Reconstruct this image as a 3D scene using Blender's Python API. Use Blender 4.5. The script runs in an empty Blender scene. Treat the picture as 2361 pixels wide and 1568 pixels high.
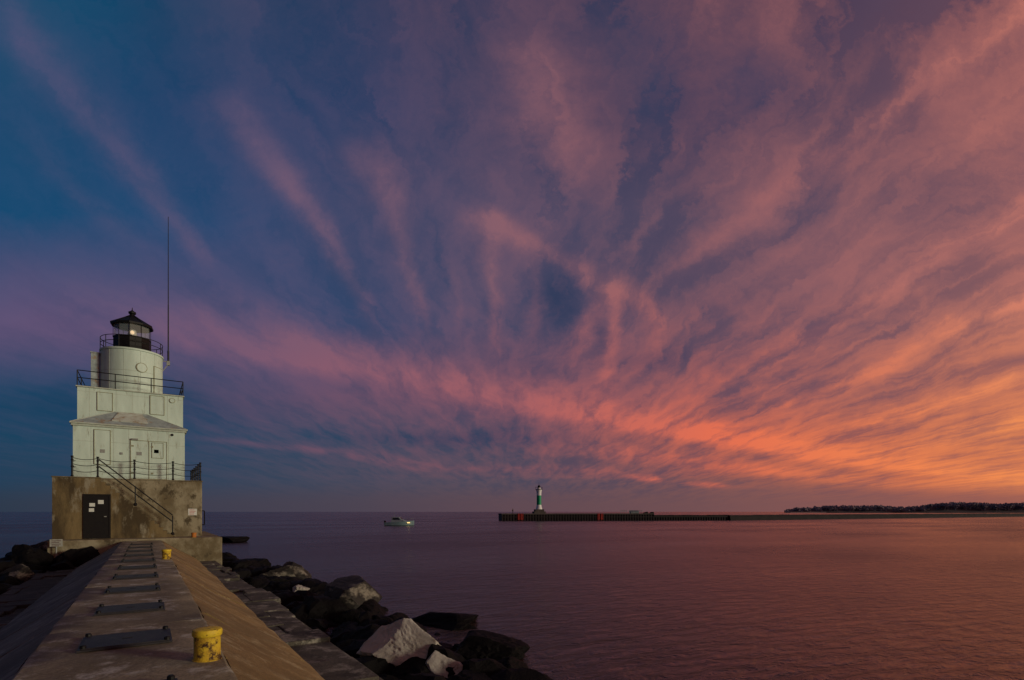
import bpy, bmesh, math, random
from mathutils import Vector, Matrix, noise
R=math.radians; sin=math.sin; cos=math.cos; pi=math.pi
random.seed(7)
S=bpy.context.scene; C=S.collection
TH=R(34); F=1250.0; EYE=3.2; CX=1180.5; s_=sin(TH); c_=cos(TH)
XV=CX-F*math.tan(TH)
# survey helpers: measured bearings -> ground positions (metres)
def X_at(px,Y):
    k=(px-XV)*c_/F; return k*Y*c_/(1-k*s_)
def Z_at(py,X,Y): return EYE+(1180-py)*(X*s_+Y*c_)/F
def PD(px,d):
    l=(px-CX)*d/F; return Vector((d*s_+l*c_, d*c_-l*s_, 0))
def PG(px,py,z=0):
    v=PD(px,F*(EYE-z)/(py-1180)); v.z=z; return v

# ------------------------------------------------------------ node helpers
def lin(c):
    return tuple(((v/255)/12.92 if v/255<=.04045 else ((v/255+.055)/1.055)**2.4) for v in c)+(1.0,)
class NT:
    def __init__(self,tree): self.t=tree; self.n=tree.nodes; self.l=tree.links
    def set(self,sock,v):
        if isinstance(v,bpy.types.NodeSocket): self.l.new(v,sock)
        else: sock.default_value=v
    def m(self,op,a,b=None,c=None,clamp=False):
        n=self.n.new('ShaderNodeMath'); n.operation=op; n.use_clamp=clamp
        self.set(n.inputs[0],a)
        if b is not None: self.set(n.inputs[1],b)
        if c is not None: self.set(n.inputs[2],c)
        return n.outputs[0]
    def vm(self,op,a,b):
        n=self.n.new('ShaderNodeVectorMath'); n.operation=op
        self.set(n.inputs[0],a); self.set(n.inputs[1],b)
        return n.outputs['Value'] if op=='DOT_PRODUCT' else n.outputs[0]
    def comb(self,x,y,z=0.0):
        n=self.n.new('ShaderNodeCombineXYZ'); self.set(n.inputs[0],x); self.set(n.inputs[1],y); self.set(n.inputs[2],z); return n.outputs[0]
    def noise(self,vec,scale,detail=4,rough=.55,dist=0.0):
        n=self.n.new('ShaderNodeTexNoise'); 
        if vec is not None: self.l.new(vec,n.inputs['Vector'])
        n.inputs['Scale'].default_value=scale; n.inputs['Detail'].default_value=detail
        n.inputs['Roughness'].default_value=rough; n.inputs['Distortion'].default_value=dist
        return n.outputs[0]
    def ramp(self,fac,stops,interp='LINEAR'):
        n=self.n.new('ShaderNodeValToRGB'); self.set(n.inputs[0],fac); cr=n.color_ramp; cr.interpolation=interp
        while len(cr.elements)<len(stops): cr.elements.new(.5)
        for e,(p,col) in zip(cr.elements,stops): e.position=p
        for e,(p,col) in zip(cr.elements,stops):
            e.position=p; e.color=col if len(col)==4 else tuple(col)+(1,)
        return n.outputs[0]
    def mix(self,fac,a,b,mode='MIX'):
        n=self.n.new('ShaderNodeMix'); n.data_type='RGBA'; n.blend_type=mode
        self.set(n.inputs[0],fac); self.set(n.inputs[6],a); self.set(n.inputs[7],b); return n.outputs[2]
    def mr(self,v,a,b,c=0.0,d=1.0,smooth=False):
        n=self.n.new('ShaderNodeMapRange'); n.interpolation_type='SMOOTHSTEP' if smooth else 'LINEAR'
        self.set(n.inputs[0],v)
        for i,q in enumerate((a,b,c,d)): self.set(n.inputs[i+1],q)
        return n.outputs[0]

def mat(name,c1,c2=None,scale=4.,rough=.8,bump=.3,metal=0.,c3=None,s3=1.,t3=.58,stretch=(1,1,1),bscale=None,spec=.3,coord='Object',bdist=.02,r1=(.35,.65)):
    m=bpy.data.materials.new(name); m.use_nodes=True; t=NT(m.node_tree)
    p=t.n['Principled BSDF']; tc=t.n.new('ShaderNodeTexCoord'); mp=t.n.new('ShaderNodeMapping')
    mp.inputs['Scale'].default_value=stretch; t.l.new(tc.outputs[coord],mp.inputs[0]); v=mp.outputs[0]
    c2=c2 or tuple(x*.7 for x in c1)
    n1=t.noise(v,scale,6,.65)
    col=t.mix(t.mr(n1,*r1),tuple(c1)+(1,),tuple(c2)+(1,))
    if c3:
        n3=t.noise(v,s3,6,.7)
        col=t.mix(t.mr(n3,t3-.04,t3+.06),col,tuple(c3)+(1,))
    t.set(p.inputs['Base Color'],col)
    p.inputs['Roughness'].default_value=rough; p.inputs['Metallic'].default_value=metal
    p.inputs['Specular IOR Level'].default_value=spec
    if bump:
        b=t.n.new('ShaderNodeBump'); b.inputs['Strength'].default_value=bump; b.inputs['Distance'].default_value=bdist
        t.l.new(t.noise(v,bscale or scale*3,6,.7),b.inputs['Height']); t.l.new(b.outputs[0],p.inputs['Normal'])
    return m
def emat(name,col,st):
    m=bpy.data.materials.new(name); m.use_nodes=True; p=m.node_tree.nodes['Principled BSDF']
    p.inputs['Base Color'].default_value=col+(1,); p.inputs['Emission Color'].default_value=col+(1,); p.inputs['Emission Strength'].default_value=st
    return m

M={}
M['white']=mat('white_painted_steel',(.57,.70,.60),(.48,.59,.50),1.6,.5,.12,c3=(.34,.37,.28),s3=2.2,t3=.63,stretch=(1.6,1.6,.35))
M['seam']=mat('seam_paint',(.48,.55,.46),(.36,.39,.31),6,.6,.1)
M['frame']=mat('shutter_frame_paint',(.34,.34,.21),(.19,.18,.10),9,.6,.1)
M['roof']=mat('roof_sheet',(.38,.45,.43),(.23,.27,.27),3,.6,.2,c3=(.30,.22,.14),s3=2)
M['roofp']=mat('roof_hatch_sheet',(.53,.59,.52),(.42,.41,.33),3,.6,.2,c3=(.30,.2,.12),s3=3)
M['black']=mat('black_paint',(.006,.006,.007),(.010,.009,.008),8,.5,.1,spec=.2)
M['dglass']=mat('dark_glass',(.02,.022,.026),(.03,.03,.035),8,.15,0)
M['grey']=mat('grey_plate',(.22,.23,.21),(.30,.31,.28),8,.5,.1)
M['paper']=mat('white_notice',(.66,.68,.62),(.55,.57,.5),8,.7,0)
M['dullsign']=mat('faded_sign_board',(.34,.35,.31),(.24,.24,.2),9,.7,0)
M['ink']=mat('notice_ink',(.08,.05,.05),(.12,.05,.05),30,.7,0)
M['redink']=mat('red_ink',(.45,.04,.03),(.4,.06,.04),30,.7,0)
M['cbase']=mat('old_brown_concrete',(.18,.13,.058),(.060,.043,.021),.8,.9,.7,c3=(.25,.22,.15),s3=1.7,t3=.58,stretch=(1,1,.35),bscale=6,r1=(.41,.59),bdist=.04)
M['cpatch']=mat('pale_patched_concrete',(.28,.245,.16),(.14,.11,.06),1.1,.9,.6,c3=(.075,.058,.032),s3=1.9,t3=.585,stretch=(1,1,.7),bscale=6,r1=(.41,.59),bdist=.04)
M['iron']=mat('hatch_iron',(.018,.017,.021),(.034,.030,.031),6,.55,.3,metal=.1,spec=.35)
M['yellow']=mat('yellow_bollard_paint',(.72,.52,.03),(.60,.41,.03),5,.55,.4,c3=(.08,.035,.014),s3=16,t3=.60)
M['rustlow']=mat('rusted_yellow_paint',(.68,.48,.03),(.46,.27,.025),9,.7,.6,c3=(.06,.027,.012),s3=12,t3=.535)
M['orange']=mat('orange_bollard_paint',(.55,.20,.03),(.30,.09,.02),7,.6,.3)
M['rockd']=mat('dark_wet_rock',(.0045,.004,.0042),(.008,.007,.007),3,.65,.8,c3=(.014,.012,.011),s3=1.6,t3=.68,bscale=6,bdist=.05,spec=.08)
M['rockm']=mat('pale_blotched_rock',(.030,.026,.022),(.014,.012,.010),1.4,.8,.5,c3=(.20,.18,.14),s3=.9,t3=.55,bscale=6,bdist=.03)  # dark rock with random pale patches
M['rockp']=mat('pale_limestone',(.47,.44,.385),(.34,.31,.26),1.2,.85,.5,c3=(.16,.125,.09),s3=1.6,t3=.61,bscale=8,bdist=.03)
M['steelpile']=mat('sheet_pile_steel',(.012,.009,.009),(.025,.016,.015),.6,.7,.3,stretch=(1,1,.3))
M['farcon']=mat('far_concrete',(.10,.085,.075),(.06,.048,.043),.5,.9,.3)
M['farstone']=mat('far_stone',(.022,.016,.015),(.010,.008,.008),.35,.9,.5)
M['red']=mat('red_ladder_paint',(.55,.05,.035),(.40,.035,.025),3,.6,.1)
M['green']=mat('green_band_paint',(.005,.30,.12),(.004,.24,.10),2,.5,.1)
M['fwhite']=mat('white_band_paint',(.80,.80,.78),(.70,.69,.67),1.5,.5,.1)
M['foliage']=mat('far_hazy_foliage',(.27,.22,.25),(.22,.18,.205),.02,.95,0)  # distance haze mixed into the leaf colour, paler and mauve
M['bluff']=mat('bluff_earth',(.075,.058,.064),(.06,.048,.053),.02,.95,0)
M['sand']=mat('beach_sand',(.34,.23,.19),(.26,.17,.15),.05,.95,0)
M['hull']=mat('boat_hull_paint',(.22,.33,.34),(.17,.26,.27),2,.35,.05)
M['bwhite']=mat('boat_pale_gelcoat',(.30,.36,.37),(.24,.28,.3),2,.4,.05)
M['cloth']=mat('dark_clothing',(.02,.02,.028),(.03,.03,.035),5,.9,.1)
M['skin']=mat('skin',(.35,.2,.14),(.3,.17,.12),5,.6,0)
M['steel']=mat('galvanised_steel',(.22,.26,.27),(.15,.18,.19),2,.5,.1,metal=.3)
def glassmat():
    m=bpy.data.materials.new('lantern_glass'); m.use_nodes=True; t=NT(m.node_tree)
    for n in list(t.n):
        if n.type!='OUTPUT_MATERIAL': t.n.remove(n)
    o=[n for n in t.n if n.type=='OUTPUT_MATERIAL'][0]
    tr=t.n.new('ShaderNodeBsdfTransparent'); gl=t.n.new('ShaderNodeBsdfGlossy'); gl.inputs['Roughness'].default_value=.05
    df=t.n.new('ShaderNodeBsdfDiffuse'); df.inputs['Color'].default_value=(.50,.56,.52,1)
    m1=t.n.new('ShaderNodeMixShader'); m1.inputs[0].default_value=.08; t.l.new(tr.outputs[0],m1.inputs[1]); t.l.new(gl.outputs[0],m1.inputs[2])
    m2=t.n.new('ShaderNodeMixShader'); m2.inputs[0].default_value=.24; t.l.new(m1.outputs[0],m2.inputs[1]); t.l.new(df.outputs[0],m2.inputs[2])
    t.l.new(m2.outputs[0],o.inputs[0]); return m
M['glass']=glassmat()
M['bulb']=emat('lit_lens',(1,.72,.42),.9)
M['boatlamp']=emat('boat_lamp',(1,.65,.22),2)

# ------------------------------------------------------------ mesh helpers
def wloc(o):
    v=Vector((0,0,0))
    while o: v+=o.location; o=o.parent
    return v
class MB:
    def __init__(s): s.bm=bmesh.new()
    def box(s,x0,x1,y0,y1,z0,z1,j=0.):
        v=[s.bm.verts.new((x,y,z)) for x in (x0,x1) for y in (y0,y1) for z in (z0,z1)]
        if j:
            for q in v: q.co+=Vector((random.uniform(-j,j),random.uniform(-j,j),random.uniform(-j,j)*.5))
        for f in ((0,1,3,2),(4,6,7,5),(0,4,5,1),(2,3,7,6),(0,2,6,4),(1,5,7,3)): s.bm.faces.new([v[i] for i in f])
        return s
    def poly(s,pts): s.bm.faces.new([s.bm.verts.new(p) for p in pts]); return s
    def prism(s,pts,off):
        off=Vector(off); a=[s.bm.verts.new(Vector(p)) for p in pts]; b=[s.bm.verts.new(Vector(p)+off) for p in pts]; n=len(a)
        s.bm.faces.new(a); s.bm.faces.new(b[::-1])
        for i in range(n): s.bm.faces.new((a[i],b[i],b[(i+1)%n],a[(i+1)%n]))
        return s
    def tube(s,p,q,r,r2=None,seg=8):
        p=Vector(p); q=Vector(q); r2=r if r2 is None else r2; d=(q-p).normalized()
        u=d.orthogonal().normalized(); w=d.cross(u)
        A=[s.bm.verts.new(p+(u*cos(2*pi*i/seg)+w*sin(2*pi*i/seg))*r) for i in range(seg)]
        B=[s.bm.verts.new(q+(u*cos(2*pi*i/seg)+w*sin(2*pi*i/seg))*r2) for i in range(seg)]
        for i in range(seg): s.bm.faces.new((A[i],A[(i+1)%seg],B[(i+1)%seg],B[i]))
        s.bm.faces.new(A[::-1]); s.bm.faces.new(B); return s
    def path(s,pts,r,seg=6):
        for a,b in zip(pts,pts[1:]): s.tube(a,b,r,seg=seg)
        return s
    def lathe(s,prof,c=(0,0,0),seg=32,rot=0):
        c=Vector(c); rings=[]
        for r,z in prof:
            rings.append([s.bm.verts.new(c+Vector((r*cos(rot+2*pi*i/seg),r*sin(rot+2*pi*i/seg),z))) for i in range(seg)])
        for a,b in zip(rings,rings[1:]):
            for i in range(seg): s.bm.faces.new((a[i],a[(i+1)%seg],b[(i+1)%seg],b[i]))
        s.bm.faces.new(rings[0][::-1]); s.bm.faces.new(rings[-1]); return s
    def build(s,name,m,parent=None,smooth=False,bevel=0,local=False,kind=None):
        bmesh.ops.recalc_face_normals(s.bm,faces=s.bm.faces)
        if parent and not local: bmesh.ops.translate(s.bm,verts=s.bm.verts,vec=-wloc(parent))
        me=bpy.data.meshes.new(name); s.bm.to_mesh(me); s.bm.free()
        me.materials.append(m)
        if smooth:
            for p in me.polygons: p.use_smooth=True
            if smooth!='all':
                try: me.set_sharp_from_angle(angle=R(35))
                except Exception: pass
        o=bpy.data.objects.new(name,me); C.objects.link(o); o.parent=parent
        if bevel:
            b=o.modifiers.new('bevel','BEVEL'); b.width=bevel; b.segments=2; b.limit_method='ANGLE'
        if kind: o['kind']=kind
        return o
def thing(name,loc,label,cat,group=None,rz=0):
    o=bpy.data.objects.new(name,None); C.objects.link(o); o.location=loc; o.rotation_euler=(0,0,rz)
    o['label']=label; o['category']=cat
    if group: o['group']=group
    return o
def tag(o,label,cat,group=None):
    o['label']=label; o['category']=cat
    if group: o['group']=group
    return o
def copy_tree(o,parent=None):
    c=o.copy(); C.objects.link(c)
    if parent: c.parent=parent
    for ch in [x for x in bpy.data.objects if x.parent==o]: copy_tree(ch,c)
    return c

# ============================================================ WATER
w=MB(); 
w.poly([(-30000,-30000,0),(30000,-30000,0),(30000,30000,0),(-30000,30000,0)])
wm=bpy.data.materials.new('lake_water'); wm.use_nodes=True; t=NT(wm.node_tree); p=t.n['Principled BSDF']
p.inputs['Base Color'].default_value=(.055,.034,.032,1); p.inputs['IOR'].default_value=1.33
p.inputs['Specular IOR Level'].default_value=.42
geo=t.n.new('ShaderNodeNewGeometry')
mp=t.n.new('ShaderNodeMapping'); mp.inputs['Rotation'].default_value=(0,0,R(38)); mp.inputs['Scale'].default_value=(.6,1.4,1); t.l.new(geo.outputs['Position'],mp.inputs[0])
n1=t.noise(mp.outputs[0],.60,3,.5,.4); n2=t.noise(mp.outputs[0],2.2,4,.68,.6); n3=t.noise(mp.outputs[0],.04,3,.5)
h=t.m('ADD',t.m('MULTIPLY',n1,.32),t.m('MULTIPLY',n2,.23))
b=t.n.new('ShaderNodeBump'); b.inputs['Strength'].default_value=1; b.inputs['Distance'].default_value=.55
t.l.new(h,b.inputs['Height']); t.l.new(b.outputs[0],p.inputs['Normal'])
t.set(p.inputs['Roughness'],t.mr(n3,.35,.65,.16,.32))
w.build('water',wm,kind='structure')

# ============================================================ PIER
CAP=1.7; LED=.6; XL,XR=-1.016,.683; FL,FR=-2.65,2.29; LL,LR=-3.9,3.26
def concrete(name,c1,c2,c3):
    m=mat(name,c1,c2,1.1,.85,.7,c3=c3,s3=2.3,t3=.56,bscale=9,bdist=.015,r1=(.4,.6)); t=NT(m.node_tree); p=t.n['Principled BSDF']
    src=p.inputs['Base Color'].links[0].from_socket; tc=t.n.new('ShaderNodeTexCoord')
    fine=t.noise(tc.outputs['Object'],28,5,.7); col=t.mix(t.mr(fine,.38,.62,0,.5),src,tuple(x*.40 for x in c2)+(1,))
    big=t.noise(tc.outputs['Object'],.5,5,.65); col=t.mix(t.mr(big,.45,.60,0,.6),col,tuple(x*.38 for x in c1)+(1,))
    t.set(p.inputs['Base Color'],col); return m
M['cap']=concrete('worn_walkway_concrete',(.35,.30,.20),(.21,.175,.11),(.52,.50,.42))
M['slope']=concrete('sunlit_slope_concrete',(.37,.25,.105),(.24,.155,.06),(.44,.34,.18))  # right slope: warm low light put into the concrete colour
M['slopel']=concrete('shaded_slope_concrete',(.18,.19,.16),(.10,.105,.09),(.27,.28,.25))  # left slope: same concrete with its shade put into the colour
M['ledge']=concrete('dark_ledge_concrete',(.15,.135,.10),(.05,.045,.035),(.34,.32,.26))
M['ledgel']=concrete('dark_ledge_stone',(.055,.055,.05),(.025,.025,.023),(.10,.10,.09))  # left ledge, much darker than the right one
def strip(mb,prof,y0,y1,closed_bottom,amp=.012,step=.35,seed=0):
    n=max(2,int((y1-y0)/step)); rows=[]
    for i in range(n+1):
        y=y0+(y1-y0)*i/n; row=[]
        for j,(x,z) in enumerate(prof):
            dx=noise.noise(Vector((j*7.3+seed,y*1.7,3)))*amp; dz=noise.noise(Vector((j*5.1+seed,y*1.3,9)))*amp
            row.append(mb.bm.verts.new((x+dx,y,z+dz*.6)))
        rows.append(row)
    for a,b in zip(rows,rows[1:]):
        for j in range(len(prof)-1): mb.bm.faces.new((a[j],a[j+1],b[j+1],b[j]))
    for r in (rows[0],rows[-1]): mb.bm.faces.new(r)
wk=MB(); slr=MB(); sll=MB(); y=-6; k=0
while y<33.9:
    y1=min(y+4.9,33.95)
    strip(wk,[(XL,CAP-.3),(XL+.0,CAP-.02),(XL+.03,CAP),(-.6,CAP+.004),(.3,CAP+.004),(XR-.03,CAP),(XR,CAP-.02),(XR,CAP-.3)],y+.01,y1-.01,1,.018,seed=k)
    y=y1; k+=1
wk.build('pier_walkway',M['cap'],smooth=True,kind='structure')
y=-6; k=0
while y<33.9:
    y1=min(y+3.1,33.95); o=random.uniform(-.03,.03)
    strip(slr,[(XR+.004,CAP-.4),(XR+.004,CAP-.03),(XR+.06,CAP-.05),(1.4,CAP-.50+o),(FR-.12+o,LED+.12),(FR+o,LED+.02),(FR+o,LED-.2)],y+.012,y1-.012,1,.045,seed=k+40)
    y=y1; k+=1
slr.build('pier_slope',M['slope'],smooth=True,kind='structure')
y=-6; k=0
while y<33.9:
    y1=min(y+3.1,33.95)
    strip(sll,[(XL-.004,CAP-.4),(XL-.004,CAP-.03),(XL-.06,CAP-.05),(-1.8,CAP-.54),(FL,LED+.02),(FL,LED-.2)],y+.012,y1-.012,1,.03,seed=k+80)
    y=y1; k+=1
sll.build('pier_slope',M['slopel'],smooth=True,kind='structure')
for (xa,xb,nm) in ((FR-.1,LR,'r'),(LL,FL+.1,'l')):
    lg=MB()
    if nm=='r': lg.box(xa,xb-.1,-6,33.9,-1.2,LED-.09)
    else: lg.box(xa+.1,xb,-6,33.9,-1.2,LED-.09)
    y=-6
    while y<33.6:
        L=random.uniform(.8,2.2); y1=min(y+L,33.9)
        xs=[xa,(xa+xb)/2+random.uniform(-.28,.28),xb]
        if random.random()<.25: xs=[xa,xb]
        for q in range(len(xs)-1):
            if random.random()<.16: continue
            a,b2=xs[q]+.01,xs[q+1]-.01
            last=q==len(xs)-2
            if nm=='r' and last: b2+=random.uniform(-.28,.08)
            if nm=='l' and q==0: a+=random.uniform(-.07,.16)
            zt=LED+random.uniform(-.04,.012)
            lg.box(a,b2,y+.012,y1-.012,LED-.35-random.random()*.01,zt,.028)
        y=y1
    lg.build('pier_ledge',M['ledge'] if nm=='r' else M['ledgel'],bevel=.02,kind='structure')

# hatch covers
def make_hatch():
    h=thing('hatch_cover',(-.19,7.7,CAP+.004),'','hatch cover','iron hatch covers along the pier walkway')
    p=MB(); p.box(-.40,.40,-.36,.36,.0,.03); p.box(-.05,.05,-.015,.015,.03,.038); p.build('plate',M['iron'],h,local=True,bevel=.008)
    r=MB()
    for a in ((-.43,-.40,-.39,.39),(.40,.43,-.39,.39)): r.box(a[0],a[1],a[2],a[3],0,.018)
    for a in ((-.40,.40,-.39,-.36),(-.40,.40,.36,.39)): r.box(a[0],a[1],a[2],a[3],0,.018)
    r.build('frame',M['iron'],h,local=True)
    for x in (-.38,.38):
        for y in (-.34,.34):
            m=MB(); m.lathe([(.03,.028),(.03,.055),(.02,.065)],(x,y,0),8); m.build('bolt',M['black'],h,local=True)
    return h
H0=make_hatch(); ords=['second','third','fourth','fifth','sixth','seventh','eighth','ninth','tenth','eleventh']
for i in range(11):
    y=7.7+(i-1)*2.45
    o=H0 if i==1 else copy_tree(H0)
    o.location=(-.19+random.uniform(-.02,.02),y,CAP+.010)
    o['label']='nearest iron hatch cover, cut off by the bottom edge of the photo' if i==0 else ('dark iron hatch cover nearest the lighthouse steps' if i==10 else f'dark iron hatch cover on the walkway, {ords[i-1]} from the front')

# bollards
def make_bollard(name,loc,hh,r,m1,m2,label):
    b=thing(name,loc,label,'bollard','mooring bollards on the pier')
    a=MB(); a.lathe([(r*1.0,0),(r*.98,.012),(r*.97,.03),(r*.96,hh*.35),(r*.96,hh*.72),(r*.98,hh*.80)],(0,0,0),28); a.build('post',m2,b,smooth=True,local=True)
    a=MB(); a.lathe([(r*.99,hh*.76),(r*1.05,hh*.78),(r*1.09,hh*.81),(r*1.09,hh*.92),(r*1.04,hh*.98),(r*.9,hh*1.0),(r*.3,hh*1.01)],(0,0,0),28); a.build('cap',m1,b,smooth=True,local=True)
    f=MB(); f.lathe([(r*1.07,0),(r*1.07,.008),(r*1.02,.012)],(0,0,0),28); f.build('flange',M['rustlow'],b,local=True)
    return b
v=PG(478,1520,CAP); make_bollard('bollard',(v.x,v.y,CAP),.315,.126,M['yellow'],M['rustlow'],'large yellow mooring bollard with rust near the camera')
v=PG(384,1289,CAP); make_bollard('bollard',(v.x,v.y,CAP),.31,.124,M['yellow'],M['rustlow'],'smaller looking yellow bollard far along the walkway')
v=PG(447,1239,1.8); make_bollard('bollard',(v.x,min(v.y,34.9),1.8),.26,.12,M['orange'],M['orange'],'small orange bollard on the platform right of the lighthouse')

# ============================================================ LIGHTHOUSE
YB=35.2; YW=36.0; Y1=36.9; Y2=38.3; YC=40.6
ZB=4.93; PLT=1.8
LH=thing('lighthouse',(-.65,39.5,PLT),'white steel lighthouse with black lantern on a brown concrete base at the pier end','lighthouse')
pf=MB(); pf.box(-3.95,3.5,34.0,45,-1.0,PLT); 
o=pf.build('pier_platform',M['cpatch'],bevel=.04,kind='structure')
xa=X_at(120,YB); xb=X_at(466,YW); xs0=X_at(232,YB); xs1=X_at(405,YB)
cb=MB(); cb.box(xa,xb,YW,44.2,PLT-.3,ZB); cb.build('concrete_base',M['cpatch'],LH,bevel=.05)
n=17; pts=[(xa,YB,PLT-.2),(xa,YB,ZB-.002),(xs0,YB,ZB-.002)]
for i in range(n):
    z=ZB-(ZB-PLT)*(i+1)/n; x0=xs0+(xs1-xs0)*i/n; x1=xs0+(xs1-xs0)*(i+1)/n
    pts+=[(x0,YB,z),(x1,YB,z)]
pts=pts[:-1]; pts[-1]=(xs1,YB,PLT+.0); pts.append((xs1,YB,PLT-.2))
pts2=[]
for q in pts:
    if not pts2 or (Vector(q)-Vector(pts2[-1])).length>1e-4: pts2.append(q)
st=MB(); st.prism(pts2,(0,YW-YB-.003,0)); st.build('stair',M['cbase'],LH)
co=MB(); co.box(xa-.04,xs0,YB-.04,YW,ZB,ZB+.06); co.box(xa-.04,xb+.04,YW,44.24,ZB,ZB+.06); co.build('coping',M['cpatch'],LH,bevel=.02)
def panel(name,px0,px1,py0,py1,Y,m,mf,parent,proud=.025,fw=.045,label=None,frame=True):
    x0,x1=X_at(px0,Y),X_at(px1,Y); xm=(x0+x1)/2; z1,z0=Z_at(py0,xm,Y),Z_at(py1,xm,Y)
    a=MB(); a.box(x0,x1,Y-proud,Y+.02,z0,z1); o=a.build(name,m,parent)
    if frame:
        f=MB(); e=fw; d=proud+.02
        f.box(x0-e,x0,Y-d,Y+.02,z0-e,z1+e); f.box(x1,x1+e,Y-d,Y+.02,z0-e,z1+e); f.box(x0,x1,Y-d,Y+.02,z1,z1+e); f.box(x0,x1,Y-d,Y+.02,z0-e,z0)
        f.build('frame',mf,o)
    if label: o['label']=label
    return o,(x0,x1,z0,z1)
d,(dx0,dx1,dz0,dz1)=panel('door',196,251,1143,1238,YB,M['black'],M['black'],LH,.04,.08,'black steel door with white notices in the concrete base')
hb=MB(); hb.tube((dx1-.12,YB-.05,dz0+1.05),(dx1-.12,YB-.10,dz0+1.05),.03); hb.box(dx1-.2,dx1-.1,YB-.12,YB-.09,dz0+1.03,dz0+1.07); hb.build('handle',M['grey'],d)
def notice(px0,px1,py0,py1,Y,parent,rows=4,red=False,name='notice',label=None):
    x0,x1=X_at(px0,Y),X_at(px1,Y); xm=(x0+x1)/2; z1,z0=Z_at(py0,xm,Y),Z_at(py1,xm,Y)
    a=MB(); a.box(x0,x1,Y-.008,Y,z0,z1); o=a.build(name,M['paper'],parent)
    if parent==LH:
        k=MB(); w=x1-x0; hh=z1-z0
        for i in range(rows):
            zz=z1-hh*(i+.8)/(rows+.6); k.box(x0+w*.14,x1-w*random.uniform(.14,.35),Y-.012,Y-.007,zz-hh*.04,zz+hh*.03)
        k.build('lettering',M['redink'] if red else M['ink'],o)
    if label: o['label']=label
    return o
notice(206,219,1160,1168,YB-.042,d); notice(226,239,1153,1162,YB-.042,d); notice(205,217,1172,1180,YB-.042,d)
notice(434,454,1173,1188,YW-.003,LH,4,True,'sign','white warning sign on the right of the concrete base')
cn=MB(); x=xb+.1; cn.path([(x-.1,YW+.05,4.1-.85),(x+.02,YW+.05,4.1-.85),(x+.02,YW+.05,2.45),(x-.1,YW+.05,2.45)],.03); cn.build('grab_rail',M['black'],LH)
x0,x1=X_at(168,Y1),X_at(426,Y1); EAV=7.98
a=MB(); a.box(x0,x1,Y1,43.3,ZB+.03,EAV-.06); a.build('lower_wall',M['white'],LH)
a=MB(); a.box(x0-.14,x1+.14,Y1-.14,Y2+.25,EAV-.07,EAV+.0); a.box(x0-.08,x1+.08,Y1-.07,Y2,EAV-.18,EAV-.07); a.build('cornice',M['seam'],LH,bevel=.01)
ux0,ux1=X_at(178,Y2),X_at(422,Y2); UT=10.2; ra,rb=X_at(262,Y2),X_at(338,Y2); RZ=Z_at(953,-.7,Y2)
a=MB(); e=.12
A_,B_=(x0-e,Y1-e,EAV+.002),(x1+e,Y1-e,EAV+.002); C_,D_=(rb,Y2-.004,RZ),(ra,Y2-.004,RZ)
a.poly([A_,B_,C_,D_]); a.poly([A_,D_,(x0-e,Y2-.004,EAV+.002)]); a.poly([B_,(x1+e,Y2-.004,EAV+.002),C_]); rfo=a.build('roof',M['roof'],LH)
def onroof(u,v,h=.0):
    lo=Vector(A_).lerp(Vector(B_),u); hi=Vector(D_).lerp(Vector(C_),u); q=lo.lerp(hi,v); q.z+=h; q.y-=h*.5; return q
a=MB(); a.prism([onroof(.30,.25,.0),onroof(.68,.25,.0),onroof(.8,.93,.0),onroof(.2,.93,.0)],(0,-.03,.05)); a.build('roof_hatch',M['roofp'],rfo)
a=MB(); a.path([A_,D_,C_,B_],.022); a.build('roof_ridge',M['seam'],LH)
a=MB()
for px in (210,262,297,340,389):
    X=X_at(px,Y1); a.box(X-.008,X+.008,Y1-.006,Y1+.01,ZB+.1,EAV-.18)
for zz in (5.9,7.0): a.box(x0,x1,Y1-.0045,Y1+.01,zz-.008,zz+.008)
a.build('seam',M['seam'],LH)
panel('window_shutter',218,254,992,1070,Y1,M['white'],M['frame'],LH,.025,.025,'tall blanked window at the left of the lower storey')
d2,(q0,q1,q2,q3)=panel('double_door',302,384,1018,1104,Y1,M['white'],M['frame'],LH,.03,.03,'white double door facing the top landing')
f=MB(); xm=(q0+q1)/2; f.box(xm-.015,xm+.015,Y1-.05,Y1,q2,q3); f.build('mullion',M['frame'],d2)
for px in (306,351):
    X=X_at(px,Y1)
    for zz in (q2+.3,q3-.3):
        f=MB(); f.box(X-.05,X+.05,Y1-.055,Y1-.028,zz-.04,zz+.04); f.build('hinge',M['frame'],d2)
panel('window_shutter',351,376,1022,1056,Y1-.032,M['white'],M['frame'],LH,.012,.02,'small square shutter in the right leaf of the double door')
for px0,px1,py0,py1 in ((231,242,1036,1044),(315,327,1042,1050),(355,366,1037,1045),(277,283,1043,1048)):
    panel('plaque',px0,px1,py0,py1,Y1-.034,M['grey'],M['frame'],LH,.01,.01,frame=False)
f=MB(); X=X_at(311,Y1); Zl=Z_at(1013,X,Y1); f.box(X-.15,X+.15,Y1-.14,Y1,Zl-.04,Zl+.04); f.build('door_lamp',M['grey'],LH)
def ring(px,py,Y,r,m,name,fill=None,label=None):
    X=X_at(px,Y); Z=Z_at(py,X,Y); a=MB()
    a.tube((X,Y-.04,Z),(X,Y+.01,Z),r,seg=20); o=a.build(name,m,LH)
    b=MB(); b.tube((X,Y-.048,Z),(X,Y-.03,Z),r*.8,seg=20); b.build('pane',fill or M['white'],o)
    if label: o['label']=label
ring(397,1003,Y1,.07,M['black'],'porthole',M['black'],'small black porthole at the top right of the lower storey')
a=MB(); a.box(ux0,ux1,Y2,43.0,EAV-.3,UT-.06); a.build('upper_wall',M['white'],LH)
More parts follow.
